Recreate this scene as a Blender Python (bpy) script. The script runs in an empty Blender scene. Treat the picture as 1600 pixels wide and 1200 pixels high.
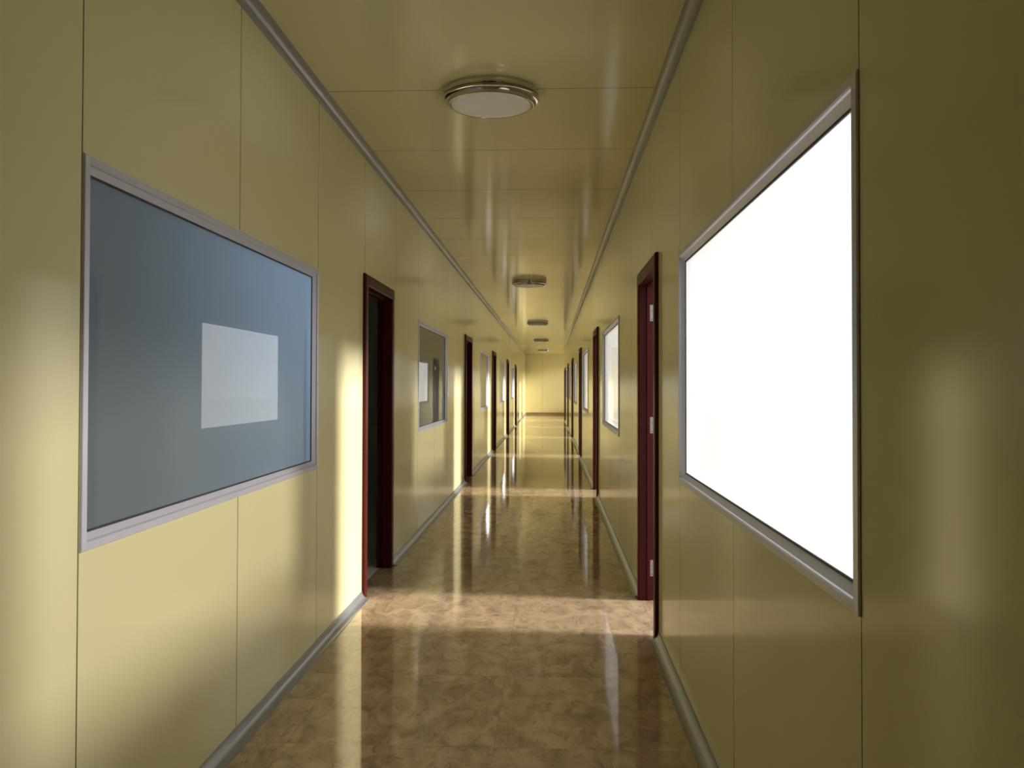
import bpy, bmesh, math, random
from mathutils import Vector, Matrix

scene = bpy.context.scene
COL = scene.collection
PI = math.pi

# ------------------------------------------------------------------ dimensions (metres)
# X to the right across the corridor, Y along it, Z up; the floor is Z = 0
WL, WR = -1.2327, 0.5943        # faces of the two long walls
H = 2.954                       # ceiling height
CAM_Z = 1.3957
T = 0.075                       # sandwich panel thickness
Y0, YE = -3.5, 41.7             # corridor ends
P = 1.147                       # panel width
CX = (WL + WR) / 2

# ------------------------------------------------------------------ camera
cd = bpy.data.cameras.new('camera')
cam = bpy.data.objects.new('camera', cd)
COL.objects.link(cam)
scene.camera = cam
yaw, pitch, roll = 0.04494, 0.01675, 0.00208
fwd = Vector((-math.sin(yaw) * math.cos(pitch), math.cos(yaw) * math.cos(pitch), math.sin(pitch)))
rgt = Vector((math.cos(yaw), math.sin(yaw), 0))
upv = rgt.cross(fwd)
r2 = rgt * math.cos(roll) + upv * math.sin(roll)
u2 = -rgt * math.sin(roll) + upv * math.cos(roll)
m = Matrix((r2, u2, -fwd)).transposed().to_4x4()
m.translation = Vector((0, 0, CAM_Z))
cam.matrix_world = m
cd.sensor_width = 36.0
cd.lens = 36.0 * 1340 / 1600
cd.shift_y = -19.8 / 1600
cd.clip_start = 0.02
cd.clip_end = 500

# ------------------------------------------------------------------ colour management
scene.view_settings.view_transform = 'Standard'
scene.view_settings.look = 'None'
scene.view_settings.exposure = 0.0
scene.view_settings.gamma = 1.0
scene.view_settings.use_curve_mapping = False
try:
    scene.cycles.max_bounces = 14
    scene.cycles.diffuse_bounces = 8
    scene.cycles.glossy_bounces = 6
    scene.cycles.transmission_bounces = 6
    scene.cycles.transparent_max_bounces = 12
    scene.cycles.sample_clamp_indirect = 6.0
    scene.cycles.use_denoising = True
except Exception:
    pass

# ------------------------------------------------------------------ sky: hazy white on the sun's side, blue on the other
SKY_WARM = (1.0, 0.97, 0.92)
SKY_BLUE = (0.55, 0.88, 1.35)
SKY_STRENGTH = 2.0
world = bpy.data.worlds.new('sky')
scene.world = world
world.use_nodes = True
nt = world.node_tree
nt.nodes.clear()
wo = nt.nodes.new('ShaderNodeOutputWorld')
bg = nt.nodes.new('ShaderNodeBackground')
tc = nt.nodes.new('ShaderNodeTexCoord')
sx = nt.nodes.new('ShaderNodeSeparateXYZ')
mr = nt.nodes.new('ShaderNodeMapRange')
mr.inputs['From Min'].default_value = -0.5
mr.inputs['From Max'].default_value = 0.5
mx = nt.nodes.new('ShaderNodeMix')
mx.data_type = 'RGBA'
mx.inputs[6].default_value = (*SKY_BLUE, 1)
mx.inputs[7].default_value = (*SKY_WARM, 1)
nt.links.new(tc.outputs['Generated'], sx.inputs[0])
nt.links.new(sx.outputs['X'], mr.inputs['Value'])
nt.links.new(mr.outputs[0], mx.inputs[0])
nt.links.new(mx.outputs[2], bg.inputs['Color'])
bg.inputs['Strength'].default_value = SKY_STRENGTH
nt.links.new(bg.outputs[0], wo.inputs['Surface'])

# ------------------------------------------------------------------ low sun shining in through the open doors
sd = bpy.data.lights.new('sun', 'SUN')
sd.energy = 10.0
sd.color = (1.0, 0.95, 0.90)
sd.angle = math.radians(11)
sun = bpy.data.objects.new('sun', sd)
COL.objects.link(sun)
el, az = math.radians(16), math.radians(5.5)
d = Vector((-math.cos(el) * math.cos(az), math.cos(el) * math.sin(az), -math.sin(el)))
sun.rotation_euler = d.to_track_quat('-Z', 'Y').to_euler()
sun.location = (20, 0, 8)


# ================================================================== materials
def new_mat(name):
    mt = bpy.data.materials.new(name)
    mt.use_nodes = True
    t = mt.node_tree
    b = t.nodes.get('Principled BSDF')
    return mt, t, b


def N(t, kind, **kw):
    n = t.nodes.new(kind)
    for k, v in kw.items():
        setattr(n, k, v)
    return n


def math_node(t, op, a, b=None, c=None):
    n = N(t, 'ShaderNodeMath', operation=op)
    for i, v in enumerate((a, b, c)):
        if v is None:
            continue
        if isinstance(v, (int, float)):
            n.inputs[i].default_value = v
        else:
            t.links.new(v, n.inputs[i])
    return n.outputs[0]


def mixc(t, fac, a, b):
    n = N(t, 'ShaderNodeMix', data_type='RGBA')
    for i, v in ((0, fac), (6, a), (7, b)):
        if isinstance(v, (int, float)):
            n.inputs[i].default_value = v
        elif isinstance(v, tuple):
            n.inputs[i].default_value = (*v, 1) if len(v) == 3 else v
        else:
            t.links.new(v, n.inputs[i])
    return n.outputs[2]


def simple(name, col, rough=0.5, metal=0.0, spec=0.5, coat=0.0, noise=0.0, nscale=30):
    mt, t, b = new_mat(name)
    b.inputs['Base Color'].default_value = (*col, 1)
    b.inputs['Roughness'].default_value = rough
    b.inputs['Metallic'].default_value = metal
    b.inputs['Specular IOR Level'].default_value = spec
    b.inputs['Coat Weight'].default_value = coat
    if noise:
        n = N(t, 'ShaderNodeTexNoise')
        n.inputs['Scale'].default_value = nscale
        n.inputs['Detail'].default_value = 4
        c = mixc(t, n.outputs['Fac'], tuple(x * (1 - noise) for x in col), tuple(min(1, x * (1 + noise)) for x in col))
        t.links.new(c, b.inputs['Base Color'])
    return mt


PANEL_COL = (0.665, 0.61, 0.345)


def panel_material(name, axis, phase, pitch_, tilt_axis, col=PANEL_COL):
    """Cream coated steel sandwich panels: a dark joint line where two panels meet, each panel very slightly out of true."""
    mt, t, b = new_mat(name)
    geo = N(t, 'ShaderNodeNewGeometry')
    sp = N(t, 'ShaderNodeSeparateXYZ')
    t.links.new(geo.outputs['Position'], sp.inputs[0])
    co = sp.outputs[axis]
    k = math_node(t, 'DIVIDE', math_node(t, 'SUBTRACT', co, phase), pitch_)
    fl = math_node(t, 'FLOOR', math_node(t, 'ADD', k, 0.5))
    dist = math_node(t, 'MULTIPLY', math_node(t, 'ABSOLUTE', math_node(t, 'SUBTRACT', k, fl)), pitch_)
    line = math_node(t, 'LESS_THAN', dist, 0.003)
    idx = math_node(t, 'FLOOR', k)
    wn = N(t, 'ShaderNodeTexWhiteNoise', noise_dimensions='1D')
    t.links.new(idx, wn.inputs['W'])
    # paint: faint unevenness from sheet to sheet
    ns = N(t, 'ShaderNodeTexNoise')
    ns.inputs['Scale'].default_value = 1.3
    ns.inputs['Detail'].default_value = 3
    t.links.new(geo.outputs['Position'], ns.inputs['Vector'])
    v = math_node(t, 'ADD', math_node(t, 'MULTIPLY', wn.outputs['Value'], 0.04), math_node(t, 'MULTIPLY', ns.outputs['Fac'], 0.05))
    base = mixc(t, v, col, tuple(x * 0.6 for x in col))
    t.links.new(mixc(t, math_node(t, 'MULTIPLY', line, 0.95), base, (0.06, 0.05, 0.02)), b.inputs['Base Color'])
    b.inputs['Roughness'].default_value = 0.125
    b.inputs['Specular IOR Level'].default_value = 0.22
    # sheet waviness
    mp = N(t, 'ShaderNodeMapping')
    mp.inputs['Scale'].default_value = (1.0, 1.6, 0.5) if axis == 'Y' and tilt_axis == 'X' else (0.6, 1.6, 1.0)
    t.links.new(geo.outputs['Position'], mp.inputs['Vector'])
    n2 = N(t, 'ShaderNodeTexNoise')
    n2.inputs['Scale'].default_value = 1.6
    n2.inputs['Detail'].default_value = 1.0
    t.links.new(mp.outputs[0], n2.inputs['Vector'])
    bowl = math_node(t, 'MULTIPLY', math_node(t, 'MULTIPLY', dist, dist), 0.0008)
    hgt = math_node(t, 'ADD', math_node(t, 'MULTIPLY', n2.outputs['Fac'], 0.0004), bowl)
    hgt = math_node(t, 'ADD', hgt, math_node(t, 'MULTIPLY', line, -0.002))
    bp = N(t, 'ShaderNodeBump')
    bp.inputs['Strength'].default_value = 1.0
    bp.inputs['Distance'].default_value = 1.0
    t.links.new(hgt, bp.inputs['Height'])
    cmb = N(t, 'ShaderNodeCombineXYZ')
    t.links.new(math_node(t, 'MULTIPLY', math_node(t, 'SUBTRACT', wn.outputs['Value'], 0.5), 0.003), cmb.inputs['Y'])
    va = N(t, 'ShaderNodeVectorMath', operation='ADD')
    t.links.new(bp.outputs[0], va.inputs[0])
    t.links.new(cmb.outputs[0], va.inputs[1])
    vn = N(t, 'ShaderNodeVectorMath', operation='NORMALIZE')
    t.links.new(va.outputs[0], vn.inputs[0])
    t.links.new(vn.outputs[0], b.inputs['Normal'])
    return mt


M = {}
M['wall_l'] = panel_material('cream panels, left wall', 'Y', 2.195, P, 'X')
M['wall_r'] = panel_material('cream panels, right wall', 'Y', 1.675, P + 0.003, 'X')
M['ceil'] = panel_material('cream panels, ceiling', 'Y', 4.48, 1.155, 'Z')
M['wall_e'] = panel_material('cream panels, end wall', 'X', -0.40, P, 'Y')


def floor_material():
    mt, t, b = new_mat('polished brown marble tiles')
    geo = N(t, 'ShaderNodeNewGeometry')
    sp = N(t, 'ShaderNodeSeparateXYZ')
    t.links.new(geo.outputs['Position'], sp.inputs[0])
    S = 0.812

    def cell(o, ph):
        k = math_node(t, 'DIVIDE', math_node(t, 'SUBTRACT', o, ph), S)
        n = math_node(t, 'FLOOR', math_node(t, 'ADD', k, 0.5))
        dd = math_node(t, 'MULTIPLY', math_node(t, 'ABSOLUTE', math_node(t, 'SUBTRACT', k, n)), S)
        return math_node(t, 'FLOOR', k), dd
    kx, dx = cell(sp.outputs['X'], -0.217)
    ky, dy = cell(sp.outputs['Y'], 4.95)
    line = math_node(t, 'MAXIMUM', math_node(t, 'LESS_THAN', dx, 0.0011), math_node(t, 'LESS_THAN', dy, 0.0011))
    idv = N(t, 'ShaderNodeCombineXYZ')
    t.links.new(kx, idv.inputs[0])
    t.links.new(ky, idv.inputs[1])
    wn = N(t, 'ShaderNodeTexWhiteNoise', noise_dimensions='2D')
    t.links.new(idv.outputs[0], wn.inputs['Vector'])
    # each tile is cut from another part of the stone
    sc = N(t, 'ShaderNodeVectorMath', operation='SCALE')
    sc.inputs['Scale'].default_value = 7.3
    t.links.new(wn.outputs['Color'], sc.inputs[0])
    ad = N(t, 'ShaderNodeVectorMath', operation='ADD')
    t.links.new(geo.outputs['Position'], ad.inputs[0])
    t.links.new(sc.outputs[0], ad.inputs[1])
    mp = N(t, 'ShaderNodeMapping')
    mp.inputs['Scale'].default_value = (1.5, 0.85, 1)
    mp.inputs['Rotation'].default_value = (0, 0, 0.25)
    t.links.new(ad.outputs[0], mp.inputs['Vector'])
    n1 = N(t, 'ShaderNodeTexNoise')
    n1.inputs['Scale'].default_value = 6.5
    n1.inputs['Detail'].default_value = 8
    n1.inputs['Roughness'].default_value = 0.62
    n1.inputs['Distortion'].default_value = 0.6
    t.links.new(mp.outputs[0], n1.inputs['Vector'])
    cr = N(t, 'ShaderNodeValToRGB')
    e = cr.color_ramp
    e.elements[0].position = 0.30
    e.elements[0].color = (0.25, 0.178, 0.105, 1)
    e.elements[1].position = 0.72
    e.elements[1].color = (0.58, 0.445, 0.30, 1)
    x = e.elements.new(0.44)
    x.color = (0.38, 0.275, 0.170, 1)
    x = e.elements.new(0.56)
    x.color = (0.50, 0.37, 0.24, 1)
    t.links.new(n1.outputs['Fac'], cr.inputs[0])
    # darker brecciated patches
    vo = N(t, 'ShaderNodeTexNoise')
    vo.inputs['Scale'].default_value = 9.0
    vo.inputs['Detail'].default_value = 3
    vo.inputs['Distortion'].default_value = 2.2
    t.links.new(mp.outputs[0], vo.inputs['Vector'])
    pr = N(t, 'ShaderNodeMapRange')
    pr.inputs['From Min'].default_value = 0.60
    pr.inputs['From Max'].default_value = 0.66
    pr.inputs['To Max'].default_value = 0.42
    t.links.new(vo.outputs['Fac'], pr.inputs['Value'])
    c2 = mixc(t, pr.outputs[0], cr.outputs[0], (0.17, 0.115, 0.065))
    c3 = mixc(t, math_node(t, 'MULTIPLY', wn.outputs['Value'], 0.22), c2, (0.22, 0.155, 0.10))
    c4 = mixc(t, math_node(t, 'MULTIPLY', line, 0.5), c3, (0.11, 0.08, 0.055))
    t.links.new(c4, b.inputs['Base Color'])
    b.inputs['Roughness'].default_value = 0.055
    b.inputs['Specular IOR Level'].default_value = 0.62
    n3 = N(t, 'ShaderNodeTexNoise')
    n3.inputs['Scale'].default_value = 2.2
    n3.inputs['Detail'].default_value = 1
    t.links.new(geo.outputs['Position'], n3.inputs['Vector'])
    hg = math_node(t, 'ADD', math_node(t, 'MULTIPLY', n3.outputs['Fac'], 0.00008), math_node(t, 'MULTIPLY', line, -0.0006))
    bp = N(t, 'ShaderNodeBump')
    bp.inputs['Distance'].default_value = 1.0
    t.links.new(hg, bp.inputs['Height'])
    cmb = N(t, 'ShaderNodeCombineXYZ')
    s2 = N(t, 'ShaderNodeSeparateXYZ')
    t.links.new(wn.outputs['Color'], s2.inputs[0])
    t.links.new(math_node(t, 'MULTIPLY', math_node(t, 'SUBTRACT', s2.outputs[0], 0.5), 0.0012), cmb.inputs[0])
    t.links.new(math_node(t, 'MULTIPLY', math_node(t, 'SUBTRACT', s2.outputs[1], 0.5), 0.0012), cmb.inputs[1])
    va = N(t, 'ShaderNodeVectorMath', operation='ADD')
    t.links.new(bp.outputs[0], va.inputs[0])
    t.links.new(cmb.outputs[0], va.inputs[1])
    vn = N(t, 'ShaderNodeVectorMath', operation='NORMALIZE')
    t.links.new(va.outputs[0], vn.inputs[0])
    t.links.new(vn.outputs[0], b.inputs['Normal'])
    return mt


M['floor'] = floor_material()


def wood_material():
    mt, t, b = new_mat('dark red lacquered wood')
    geo = N(t, 'ShaderNodeNewGeometry')
    mp = N(t, 'ShaderNodeMapping')
    mp.inputs['Scale'].default_value = (30, 30, 1.6)
    t.links.new(geo.outputs['Position'], mp.inputs['Vector'])
    n = N(t, 'ShaderNodeTexNoise')
    n.inputs['Scale'].default_value = 1.5
    n.inputs['Detail'].default_value = 5
    t.links.new(mp.outputs[0], n.inputs['Vector'])
    t.links.new(mixc(t, n.outputs['Fac'], (0.032, 0.0045, 0.0035), (0.070, 0.009, 0.006)), b.inputs['Base Color'])
    b.inputs['Roughness'].default_value = 0.36
    b.inputs['Specular IOR Level'].default_value = 0.10
    return mt


M['wood'] = wood_material()
M['alu'] = simple('satin aluminium', (0.60, 0.60, 0.68), rough=0.36, metal=0.3, noise=0.04)
M['cove'] = simple('anodised cove moulding', (0.36, 0.37, 0.385), rough=0.33, metal=0.7, noise=0.04)
M['skirting'] = simple('brown stone skirting', (0.26, 0.17, 0.09), rough=0.3, noise=0.1)
M['gasket'] = simple('black rubber', (0.02, 0.022, 0.024), rough=0.6)
M['chrome'] = simple('polished chrome', (0.60, 0.59, 0.56), rough=0.09, metal=1.0)
M['steel'] = simple('brushed steel', (0.30, 0.25, 0.22), rough=0.35, metal=1.0, noise=0.05, nscale=80)
M['opal'] = simple('opal diffuser', (0.80, 0.78, 0.76), rough=0.35, noise=0.02)
M['dark'] = simple('black', (0.01, 0.01, 0.01), rough=0.6)
M['room'] = simple('grey room surfaces', (0.62, 0.64, 0.60), rough=0.7, noise=0.04, nscale=2)
M['roomwhite'] = simple('pale room surfaces', (0.40, 0.42, 0.44), rough=0.7, noise=0.03, nscale=2)
M['ground'] = simple('pale concrete', (0.42, 0.40, 0.37), rough=0.85, noise=0.08, nscale=3)


def film_glass(name, trans, ior, rough=0.01, diff=(0.5, 0.5, 0.5), tfac=0.9, clear=0.0):
    """Glass with a translucent privacy film on the corridor side (slot 0) and a bare back (slot 1)."""
    mt = bpy.data.materials.new(name)
    mt.use_nodes = True
    t = mt.node_tree
    t.nodes.clear()
    o = N(t, 'ShaderNodeOutputMaterial')
    tr = N(t, 'ShaderNodeBsdfTranslucent')
    tr.inputs['Color'].default_value = (*trans, 1)
    df = N(t, 'ShaderNodeBsdfDiffuse')
    df.inputs['Color'].default_value = (*diff, 1)
    m1 = N(t, 'ShaderNodeMixShader')
    m1.inputs[0].default_value = 1 - tfac
    t.links.new(tr.outputs[0], m1.inputs[1])
    t.links.new(df.outputs[0], m1.inputs[2])
    tp = N(t, 'ShaderNodeBsdfTransparent')
    m0 = N(t, 'ShaderNodeMixShader')
    m0.inputs[0].default_value = clear
    t.links.new(m1.outputs[0], m0.inputs[1])
    t.links.new(tp.outputs[0], m0.inputs[2])
    gl = N(t, 'ShaderNodeBsdfGlossy')
    gl.inputs['Roughness'].default_value = rough
    fr = N(t, 'ShaderNodeFresnel')
    fr.inputs['IOR'].default_value = ior
    m2 = N(t, 'ShaderNodeMixShader')
    t.links.new(fr.outputs[0], m2.inputs[0])
    t.links.new(m0.outputs[0], m2.inputs[1])
    t.links.new(gl.outputs[0], m2.inputs[2])
    t.links.new(m2.outputs[0], o.inputs['Surface'])
    return mt


def clear_mat():
    mt = bpy.data.materials.new('clear glass back')
    mt.use_nodes = True
    t = mt.node_tree
    t.nodes.clear()
    o = N(t, 'ShaderNodeOutputMaterial')
    tr = N(t, 'ShaderNodeBsdfTransparent')
    t.links.new(tr.outputs[0], o.inputs['Surface'])
    return mt


M['film_bright'] = film_glass('frosted white film on glass', (0.43, 0.43, 0.425), 1.6, 0.02, (0.7, 0.7, 0.7), 0.9, 0.24)
M['film_dark'] = film_glass('smoky blue film on glass', (0.80, 0.86, 0.88), 1.75, 0.012, (0.34, 0.385, 0.37), 0.68)
M['clear'] = clear_mat()


# ================================================================== mesh helpers
def mesh_obj(name, bm, mats, parent=None, smooth=False):
    bmesh.ops.recalc_face_normals(bm, faces=bm.faces)
    me = bpy.data.meshes.new(name)
    bm.to_mesh(me)
    bm.free()
    if not isinstance(mats, (list, tuple)):
        mats = [mats]
    for x in mats:
        me.materials.append(x)
    if smooth:
        for p in me.polygons:
            p.use_smooth = True
    o = bpy.data.objects.new(name, me)
    COL.objects.link(o)
    if parent is not None:
        o.parent = parent
    return o


def box(bm, x0, x1, y0, y1, z0, z1, bev=0.0):
    vs = [bm.verts.new((x, y, z)) for x in (x0, x1) for y in (y0, y1) for z in (z0, z1)]
    fs = [bm.faces.new([vs[i] for i in f]) for f in ((0, 1, 3, 2), (4, 6, 7, 5), (0, 4, 5, 1), (2, 3, 7, 6), (0, 2, 6, 4), (1, 5, 7, 3))]
    if bev:
        es = list({e for f in fs for e in f.edges})
        bmesh.ops.bevel(bm, geom=es, offset=bev, segments=2, affect='EDGES', profile=0.6)


def struct(o, label=None, cat=None):
    o['kind'] = 'structure'
    if label:
        o['label'] = label
    if cat:
        o['category'] = cat
    return o


def empty(name, loc):
    o = bpy.data.objects.new(name, None)
    o.empty_display_size = 0.1
    COL.objects.link(o)
    o.location = loc
    return o


def cyl(bm, c, axis, r, h, seg=20):
    """Solid cylinder from c along the unit axis."""
    a = Vector(axis).normalized()
    b1 = a.orthogonal().normalized()
    b2 = a.cross(b1)
    c = Vector(c)
    rings = []
    for k in (0, h):
        rings.append([bm.verts.new(c + a * k + (b1 * math.cos(2 * PI * i / seg) + b2 * math.sin(2 * PI * i / seg)) * r) for i in range(seg)])
    for i in range(seg):
        j = (i + 1) % seg
        bm.faces.new((rings[0][i], rings[0][j], rings[1][j], rings[1][i]))
    bm.faces.new(rings[0][::-1])
    bm.faces.new(rings[1])


def lathe(bm, prof, seg=72):
    """prof: (radius, z) from outside top down to the axis."""
    rings = []
    for r, z in prof:
        if r < 1e-6:
            rings.append([bm.verts.new((0, 0, z))])
        else:
            rings.append([bm.verts.new((r * math.cos(2 * PI * i / seg), r * math.sin(2 * PI * i / seg), z)) for i in range(seg)])
    for a, b in zip(rings, rings[1:]):
        for i in range(seg):
            j = (i + 1) % seg
            if len(a) == 1 and len(b) == 1:
                continue
            if len(b) == 1:
                bm.faces.new((a[i], a[j], b[0]))
            elif len(a) == 1:
                bm.faces.new((a[0], b[j], b[i]))
            else:
                bm.faces.new((a[i], a[j], b[j], b[i]))


# side: -1 for the left wall, +1 for the right. depth > 0 stands out into the corridor.
def wx(side, depth):
    return (WL + depth) if side < 0 else (WR - depth)


def sweep_u(bm, side, prof, y0, y1, top):
    """Door frame: profile (inset, depth) carried up one side, over the head and down the other."""
    rings = []
    for k in range(4):
        ring = []
        for w, dp in prof:
            y = y0 + w if k in (0, 1) else y1 - w
            z = 0.0 if k in (0, 3) else top - w
            ring.append(bm.verts.new((wx(side, dp), y, z)))
        rings.append(ring)
    n = len(prof)
    for a, b in zip(rings, rings[1:]):
        for i in range(n):
            j = (i + 1) % n
            bm.faces.new((a[i], a[j], b[j], b[i]))
    bm.faces.new(rings[0])
    bm.faces.new(rings[-1][::-1])


def sweep_loop(bm, side, prof, y0, y1, z0, z1):
    rings = []
    for k in range(4):
        ring = []
        for w, dp in prof:
            y = y0 + w if k in (0, 3) else y1 - w
            z = z0 + w if k in (0, 1) else z1 - w
            ring.append(bm.verts.new((wx(side, dp), y, z)))
        rings.append(ring)
    n = len(prof)
    for q in range(4):
        a, b = rings[q], rings[(q + 1) % 4]
        for i in range(n):
            j = (i + 1) % n
            bm.faces.new((a[i], a[j], b[j], b[i]))


# ================================================================== where the openings are
DOOR_TOP = CAM_Z + 0.740
WIN_TOP = CAM_Z + 0.613
WIN_BOT = CAM_Z - 0.441
DW = 1.02
DOORS_R = [(4.75, 5.72), (10.7, 11.68), (16.55, 17.53), (22.65, 23.63), (28.45, 29.43), (33.6, 36.2)]
DOORS_L = [(5.58, 6.61), (12.28, 13.30), (18.15, 19.17), (24.15, 25.17), (29.75, 30.77)]
WINS_R = [(1.675, 3.98), (7.47, 9.77), (13.6, 15.85), (19.5, 21.8), (25.3, 27.6), (30.5, 32.8)]
WINS_L = [(2.20, 4.49), (7.94, 10.19), (15.02, 17.15), (20.8, 23.05), (26.6, 28.85)]
DHOLE, WHOLE = 0.03, 0.02
LOB, ADDED_LOBX = 37.2, 2.9          # added unseen lobby on the right, widening the corridor to light the end wall


# ================================================================== the shell
def wall_with_openings(name, side, doors, wins, mat):
    bm = bmesh.new()
    xa, xb = sorted((wx(side, 0), wx(side, -T)))
    ops = [(a + DHOLE, b - DHOLE, 0.0, DOOR_TOP - DHOLE) for a, b in doors] + [(a + WHOLE, b - WHOLE, WIN_BOT + WHOLE, WIN_TOP - WHOLE) for a, b in wins]
    ops.sort()
    y = Y0
    for a, b, z0, z1 in ops:
        box(bm, xa, xb, y, a, 0, H)
        if z0 > 0:
            box(bm, xa, xb, a, b, 0, z0)
        box(bm, xa, xb, a, b, z1, H)
        y = b
    box(bm, xa, xb, y, YE if side < 0 else LOB, 0, H)
    return struct(mesh_obj(name, bm, mat))


wl_o = wall_with_openings('wall_left', -1, DOORS_L, WINS_L, M['wall_l'])
wl_o['label'] = 'long cream panelled wall with the blue-grey window and five dark doorways'
wl_o['category'] = 'wall'
wr_o = wall_with_openings('wall_right', 1, DOORS_R, WINS_R, M['wall_r'])
wr_o['label'] = 'long cream panelled wall with the glaring white window beside the camera'
wr_o['category'] = 'wall'

bm = bmesh.new()
box(bm, WL - T, ADDED_LOBX + T, YE, YE + T, 0, H)
struct(mesh_obj('wall_back', bm, M['wall_e']), 'yellow panelled wall closing the far end of the corridor', 'wall')
bm = bmesh.new()
box(bm, WL - T, WR + T, Y0 - T, Y0, 0, H)
struct(mesh_obj('wall_front', bm, M['wall_e']), 'cream panelled wall behind the camera', 'wall')

bm = bmesh.new()
box(bm, WL - T, WR + T, Y0 - T, YE + T, H, H + 0.1)
box(bm, WR + T, ADDED_LOBX + T, LOB - T, YE + T, H, H + 0.1)
struct(mesh_obj('ceiling', bm, M['ceil']), 'glossy cream panelled ceiling with crosswise joints', 'ceiling')
bm = bmesh.new()
box(bm, WL - T, WR + T, Y0 - T, YE + T, -0.1, 0)
box(bm, WR + T, ADDED_LOBX + T, LOB - T, YE + T, -0.1, 0)
struct(mesh_obj('floor', bm, M['floor']), 'polished brown marble tile floor', 'floor')

# added lobby: return wall, and outside wall opened to light the end wall
bm = bmesh.new()
box(bm, WR + T, ADDED_LOBX + T, LOB - T, LOB, 0, H)
struct(mesh_obj('wall_added_lobby_return', bm, M['wall_e']))
bm = bmesh.new()
box(bm, ADDED_LOBX, ADDED_LOBX + T, LOB, YE, 0, 0.95)
box(bm, ADDED_LOBX, ADDED_LOBX + T, LOB, YE, 2.9, H)
box(bm, ADDED_LOBX, ADDED_LOBX + T, LOB, LOB + 0.2, 0.95, 2.9)
box(bm, ADDED_LOBX, ADDED_LOBX + T, YE - 0.2, YE, 0.95, 2.9)
struct(mesh_obj('wall_added_lobby_outside', bm, M['wall_l']))

# open ground on the sunny side
bm = bmesh.new()
box(bm, WR + T, 60, -40, 90, -0.12, -0.02)
struct(mesh_obj('ground', bm, M['ground']), 'pale concrete ground outside the sunny doorways', 'ground')

# rooms behind the left wall: one shaped, with a blue-sky opening, to backlight the pane, the rest dark
RX = -4.6
PART = 5.3
RXL = -2.75                     # added outside wall of the lit room, set close for a stronger gradient
bm = bmesh.new()
box(bm, RXL - 0.1, WL - T, Y0, PART, -0.1, 0)
struct(mesh_obj('floor_room_lit', bm, M['roomwhite']))
bm = bmesh.new()
box(bm, RX - 0.1, WL - T, PART, YE, -0.1, 0)
struct(mesh_obj('floor_room_dark', bm, M['room']))
bm = bmesh.new()
box(bm, RXL - 0.1, WL - T, Y0, PART, H, H + 0.1)
struct(mesh_obj('ceiling_room_lit', bm, M['roomwhite']))
bm = bmesh.new()
box(bm, RX - 0.1, WL - T, PART, YE, H, H + 0.1)
struct(mesh_obj('ceiling_room_dark', bm, M['room']))
bm = bmesh.new()   # added outside wall; its unseen opening shapes the blue gradient on the pane
oy0, oy1, oz0, oz1 = 3.5, 5.25, 1.45, 2.9
box(bm, RXL - 0.1, RXL, Y0, oy0, 0, H)
box(bm, RXL - 0.1, RXL, oy1, PART, 0, H)
box(bm, RXL - 0.1, RXL, oy0, oy1, 0, oz0)
box(bm, RXL - 0.1, RXL, oy0, oy1, oz1, H)
struct(mesh_obj('wall_outside_added', bm, M['roomwhite']))
bm = bmesh.new()
box(bm, RX - 0.1, RX, PART, YE, 0, H)
struct(mesh_obj('wall_outside_dark', bm, M['room']))
for k, (a, b, mm) in enumerate([(Y0 - T, Y0, 'roomwhite'), (PART, PART + T, 'roomwhite'), (11.2, 11.2 + T, 'room'), (17.55, 17.55 + T, 'room'), (23.6, 23.6 + T, 'room'), (29.3, 29.3 + T, 'room'), (YE, YE + T, 'room')]):
    bm = bmesh.new()
    box(bm, (RXL, RX - 0.1, RX, RX, RX, RX, RX - 0.1)[k], WL - T, a, b, 0, H)
    struct(mesh_obj('wall_partition_%d' % (k + 1), bm, M[mm]))


# ------------------------------------------------------------------ cove mouldings
def cove(name, side, ends, at_floor, label):
    R = 0.049
    pts = [(0.0, R + 0.003), (0.004, R + 0.003)]
    for i in range(11):
        a = PI + (PI / 2) * i / 10
        pts.append((R + 0.003 + (R - 0.001) * math.cos(a), R + 0.003 + (R - 0.001) * math.sin(a)))
    pts += [(R + 0.003, 0.004), (R + 0.003, 0.0), (0, 0)]
    bm = bmesh.new()
    for a, b in ends:
        rings = []
        for y in (a, b):
            rings.append([bm.verts.new((wx(side, p), y, q if at_floor else H - q)) for p, q in pts])
        n = len(pts)
        for i in range(n):
            j = (i + 1) % n
            bm.faces.new((rings[0][i], rings[0][j], rings[1][j], rings[1][i]))
        bm.faces.new(rings[0])
        bm.faces.new(rings[1][::-1])
    return struct(mesh_obj(name, bm, M['cove']), label, 'trim')


def gaps(doors, end=YE):
    y = Y0
    out = []
    for a, b in doors:
        out.append((y, a + 0.001))
        y = b - 0.001
    out.append((y, end))
    return out


cove('baseboard_left', -1, gaps(DOORS_L), True, 'grey aluminium cove along the foot of the wall with the blue-grey window')
cove('baseboard_right', 1, gaps(DOORS_R, LOB), True, 'grey aluminium cove along the foot of the wall with the white window')
cove('trim_1', -1, [(Y0, YE)], False, 'grey ceiling cove above the blue-grey window')
cove('trim_2', 1, [(Y0, LOB)], False, 'grey ceiling cove above the white window')
bm = bmesh.new()
box(bm, WL + 0.05, ADDED_LOBX, YE - 0.02, YE, 0, 0.10, 0.003)
struct(mesh_obj('baseboard_back', bm, M['skirting']), 'brown skirting at the foot of the far yellow wall', 'baseboard')

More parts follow.
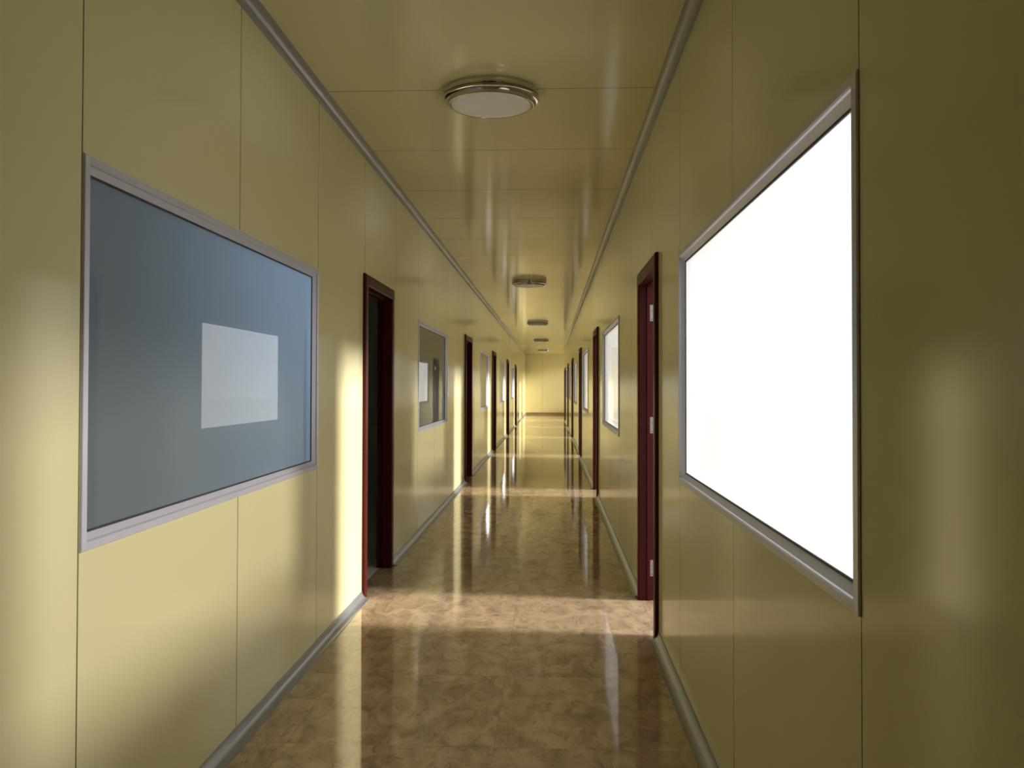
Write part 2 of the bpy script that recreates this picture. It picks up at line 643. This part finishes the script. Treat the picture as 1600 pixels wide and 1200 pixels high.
# ------------------------------------------------------------------ windows
WPROF = [(0, 0), (0, 0.003), (0.002, 0.006), (0.022, 0.008), (0.025, 0.004), (0.026, -0.002), (0.044, -0.020), (0.044, -0.044), (0.026, -0.087), (0.021, -0.092), (0.003, -0.090), (0, -0.086), (0, -T), (WHOLE, -T), (WHOLE, 0)]
GPROF = [(0.0425, -0.0185), (0.0485, -0.0190), (0.0485, -0.0228), (0.0425, -0.0228)]


def make_window(name, side, y0, y1, film, label):
    root = empty(name, (wx(side, 0), (y0 + y1) / 2, WIN_BOT))
    inv = Matrix.Translation(-Vector(root.location))

    def fin(nm, bm, mats):
        bm.transform(inv)
        return mesh_obj(nm, bm, mats, root)
    bm = bmesh.new()
    sweep_loop(bm, side, WPROF, y0, y1, WIN_BOT, WIN_TOP)
    fin('window_frame', bm, M['alu'])
    bm = bmesh.new()
    sweep_loop(bm, side, GPROF, y0, y1, WIN_BOT, WIN_TOP)
    fin('gasket', bm, M['gasket'])
    bm = bmesh.new()
    xa, xb = sorted((wx(side, -0.023), wx(side, -0.029)))
    box(bm, xa, xb, y0 + 0.0435, y1 - 0.0435, WIN_BOT + 0.0435, WIN_TOP - 0.0435)
    bm.normal_update()
    face_x = wx(side, -0.023)
    for f in bm.faces:
        f.material_index = 0 if all(abs(v.co.x - face_x) < 1e-5 for v in f.verts) else 1
    fin('pane', bm, [film, M['clear']])
    struct(root, label, 'window')
    return root


WL_LAB = ['aluminium framed window with blue-grey glass reflecting a pale square',
          'dark glossy window just past the first dark doorway of that wall',
          'narrow-looking yellow reflecting window after the second dark doorway',
          'small far window between the third and fourth dark doorways',
          'tiny far window before the last dark doorway']
WR_LAB = ['big aluminium framed window with glaring white glass',
          'smaller white glowing window past the open door with three hinges',
          'third white window along the sunny wall, seen nearly edge-on',
          'fourth white window along the sunny wall, a thin bluish strip',
          'fifth white window along the sunny wall, a sliver',
          'last window along the sunny wall before the wide opening']
for i, (a, b) in enumerate(WINS_L):
    make_window('window_%d' % (i + 1), -1, a, b, M['film_dark'], WL_LAB[i])
for i, (a, b) in enumerate(WINS_R):
    make_window('window_%d' % (i + 6), 1, a, b, M['film_bright'], WR_LAB[i])

# ------------------------------------------------------------------ doors
DPROF = [(0, 0), (0, 0.013), (0.003, 0.019), (0.009, 0.022), (0.071, 0.022), (0.077, 0.019), (0.08, 0.013), (0.08, -0.035), (0.093, -0.035), (0.093, -0.052), (0.08, -0.052),
         (0.08, -0.088), (0.077, -0.094), (0.071, -0.097), (0.009, -0.097), (0.003, -0.094), (0, -0.088), (0, -T), (DHOLE, -T), (DHOLE, 0)]


def make_door(name, side, y0, y1, label, leaf=True):
    root = empty(name, (wx(side, 0), (y0 + y1) / 2, 0))
    off = Vector(root.location)
    inv = Matrix.Translation(-off)

    def fin(nm, bm, mats, parent=root, smooth=False):
        bm.transform(inv)
        return mesh_obj(nm, bm, mats, parent, smooth)
    bm = bmesh.new()
    sweep_u(bm, side, DPROF, y0, y1, DOOR_TOP)
    frame = fin('door_frame', bm, M['wood'])
    out = 1 if side > 0 else -1          # direction from the corridor into the room
    ji, jo = y0 + 0.08, y1 - 0.08        # jamb faces
    if side < 0:
        # strike plate on the far jamb
        bm = bmesh.new()
        xs = wx(side, -0.072)
        za, zb = CAM_Z - 0.436, CAM_Z - 0.290
        for (c, dd, e, f) in ((-0.012, 0.012, za, za + 0.022), (-0.012, 0.012, zb - 0.022, zb), (-0.012, -0.007, za, zb), (0.007, 0.012, za, zb), (-0.012, 0.012, (za + zb) / 2 - 0.004, (za + zb) / 2 + 0.004)):
            box(bm, xs + c, xs + dd, jo - 0.002, jo - 0.0001, e, f)
        fin('strike_plate', bm, M['chrome'], frame)
    if not leaf:
        return struct(root, label, 'door')
    # leaf swung a quarter turn into the room
    hy = jo if side > 0 else ji          # hinged side
    s = -1 if side > 0 else 1            # the leaf's thickness lies inside the opening
    lx0 = wx(side, -0.101)
    lw = jo - ji - 0.006
    xa, xb = sorted((lx0, lx0 + out * lw))
    ya, yb = sorted((hy + s * 0.002, hy + s * 0.042))
    bm = bmesh.new()
    ztop = DOOR_TOP - 0.094
    box(bm, xa, xb, ya, yb, 0.008, ztop, 0.0015)
    # raised panel mouldings on both faces
    for yy in (ya, yb):
        for z0, z1 in ((0.18, 0.92), (1.08, ztop - 0.16)):
            w = 0.02
            a, b = xa + 0.12, xb - 0.12
            e = 0.006
            y_a, y_b = (yy - e, yy + 0.001) if yy == ya else (yy - 0.001, yy + e)
            box(bm, a, b, y_a, y_b, z0, z0 + w)
            box(bm, a, b, y_a, y_b, z1 - w, z1)
            box(bm, a, a + w, y_a, y_b, z0 + w, z1 - w)
            box(bm, b - w, b, y_a, y_b, z0 + w, z1 - w)
    # the doors on the sunny side are folded right back against the outer face of the wall
    piv = Vector((wx(side, -0.099), hy, 0))
    swing = Matrix.Translation(piv) @ Matrix.Rotation(math.radians(80), 4, 'Z') @ Matrix.Translation(-piv) if side > 0 else Matrix.Identity(4)
    bm.transform(swing)
    lf = fin('door_leaf', bm, M['wood'])
    # lever handle with rose on each face, near the free edge
    bm = bmesh.new()
    hx = lx0 + out * (lw - 0.065)
    for sg, yy in ((-1, ya), (1, yb)):
        box(bm, hx - 0.02, hx + 0.02, *sorted((yy, yy + sg * 0.006)), 0.93, 1.12, 0.002)
        cyl(bm, (hx, yy + sg * 0.006, 1.04), (0, sg, 0), 0.009, 0.045, 14)
        cyl(bm, (hx + out * 0.01, yy + sg * 0.046, 1.04), (-out, 0, 0), 0.0085, 0.125, 14)
    bm.transform(swing)
    fin('handle', bm, M['steel'], lf)
    # three butt hinges, one leaf screwed to the jamb
    for zc in (0.21, 1.14, 1.873):
        bm = bmesh.new()
        pa, pb = sorted((wx(side, -0.055), wx(side, -0.096)))
        jy = hy
        box(bm, pa, pb, *sorted((jy + s * 0.0001, jy + s * 0.0022)), zc - 0.053, zc + 0.053)
        cyl(bm, (wx(side, -0.099), jy + s * 0.001, zc - 0.053), (0, 0, 1), 0.0042, 0.106, 12)
        hg = fin('hinge', bm, M['steel'], frame)
        bm = bmesh.new()
        for q, zz in enumerate((-0.04, -0.014, 0.014, 0.04)):
            xx = wx(side, -0.067 if q % 2 == 0 else -0.080)
            cyl(bm, (xx, jy + s * 0.0022, zc + zz), (0, s, 0), 0.0036, 0.0006, 10)
        scr = fin('screw', bm, M['dark'], frame)
        scr.parent = frame
        scr['kind'] = 'stuff'
    return struct(root, label, 'door')


LD = ['dark red door frame beside the blue-grey window, chrome strike plate showing',
      'second dark doorway past the small dark window on the same wall',
      'third dark doorway along the wall with the blue-grey window',
      'fourth dark doorway along the wall with the blue-grey window',
      'fifth and last dark doorway along the wall with the blue-grey window']
RD = ['dark red open door beside the white window, three steel hinges on its jamb',
      'second dark red doorway along the sunny wall, past the smaller white window',
      'third dark red doorway along the sunny wall',
      'fourth dark red doorway along the sunny wall',
      'fifth dark red doorway along the sunny wall',
      'wide opening near the far end of the sunny wall']
for i, (a, b) in enumerate(DOORS_L):
    make_door('door_%d' % (i + 1), -1, a, b, LD[i])
for i, (a, b) in enumerate(DOORS_R):
    make_door('door_%d' % (i + 6), 1, a, b, RD[i], leaf=(i < 5))

# ------------------------------------------------------------------ ceiling lamps
LAMPS = [(4.52, 'large round chrome ceiling lamp with pale flat diffuser, before the first dark red doors'),
         (12.75, 'round two-tiered chrome ceiling lamp, second one along the corridor ceiling'),
         (21.1, 'small-looking round ceiling lamp, third along the corridor, midway down'),
         (29.1, 'fourth round ceiling lamp along the corridor, a dark ellipse above the far doorways'),
         (37.3, 'last round ceiling lamp, in front of the yellow end wall')]


def make_lamp():
    root = empty('ceiling_lamp', (0, 0, 0))
    bm = bmesh.new()
    lathe(bm, [(0, 0), (0.250, 0), (0.2545, -0.001), (0.256, -0.004), (0.2575, -0.030), (0.256, -0.0335), (0.252, -0.035), (0.0, -0.035)])
    mesh_obj('base_ring', bm, M['chrome'], root, True)
    bm = bmesh.new()
    lathe(bm, [(0, -0.034), (0.249, -0.034), (0.249, -0.0405), (0, -0.0405)])
    mesh_obj('neck', bm, M['steel'], root)
    bm = bmesh.new()
    lathe(bm, [(0.0, -0.0400), (0.255, -0.0400), (0.259, -0.0415), (0.261, -0.045), (0.260, -0.0505), (0.256, -0.053), (0.238, -0.0575), (0.2285, -0.059), (0.227, -0.0725), (0.220, -0.0745), (0.213, -0.073), (0.211, -0.068), (0.0, -0.068)])
    mesh_obj('trim_ring', bm, M['chrome'], root, True)
    bm = bmesh.new()
    prof = [(0.2105, -0.066)]
    for i in range(11):
        a = i / 10
        prof.append((0.2105 * math.cos(a * PI / 2) ** 0.8 if i < 10 else 0.0, -0.070 - 0.016 * math.sin(a * PI / 2)))
    lathe(bm, prof)
    mesh_obj('diffuser', bm, M['opal'], root, True)
    return root


def smooth_by_angle(o, deg=35):
    me = o.data
    bm = bmesh.new()
    bm.from_mesh(me)
    for e in bm.edges:
        if len(e.link_faces) == 2 and e.calc_face_angle() > math.radians(deg):
            e.smooth = False
    bm.to_mesh(me)
    bm.free()


first = make_lamp()
for ch in first.children:
    if ch.data.polygons[0].use_smooth:
        smooth_by_angle(ch)
for i, (y, lab) in enumerate(LAMPS):
    if i == 0:
        r = first
    else:
        r = first.copy()
        COL.objects.link(r)
        for ch in list(first.children):
            c = ch.copy()
            COL.objects.link(c)
            c.parent = r
    r.location = (CX, y, H)
    r['label'] = lab
    r['category'] = 'ceiling lamp'
    r['group'] = 'round chrome lamps along the corridor ceiling'
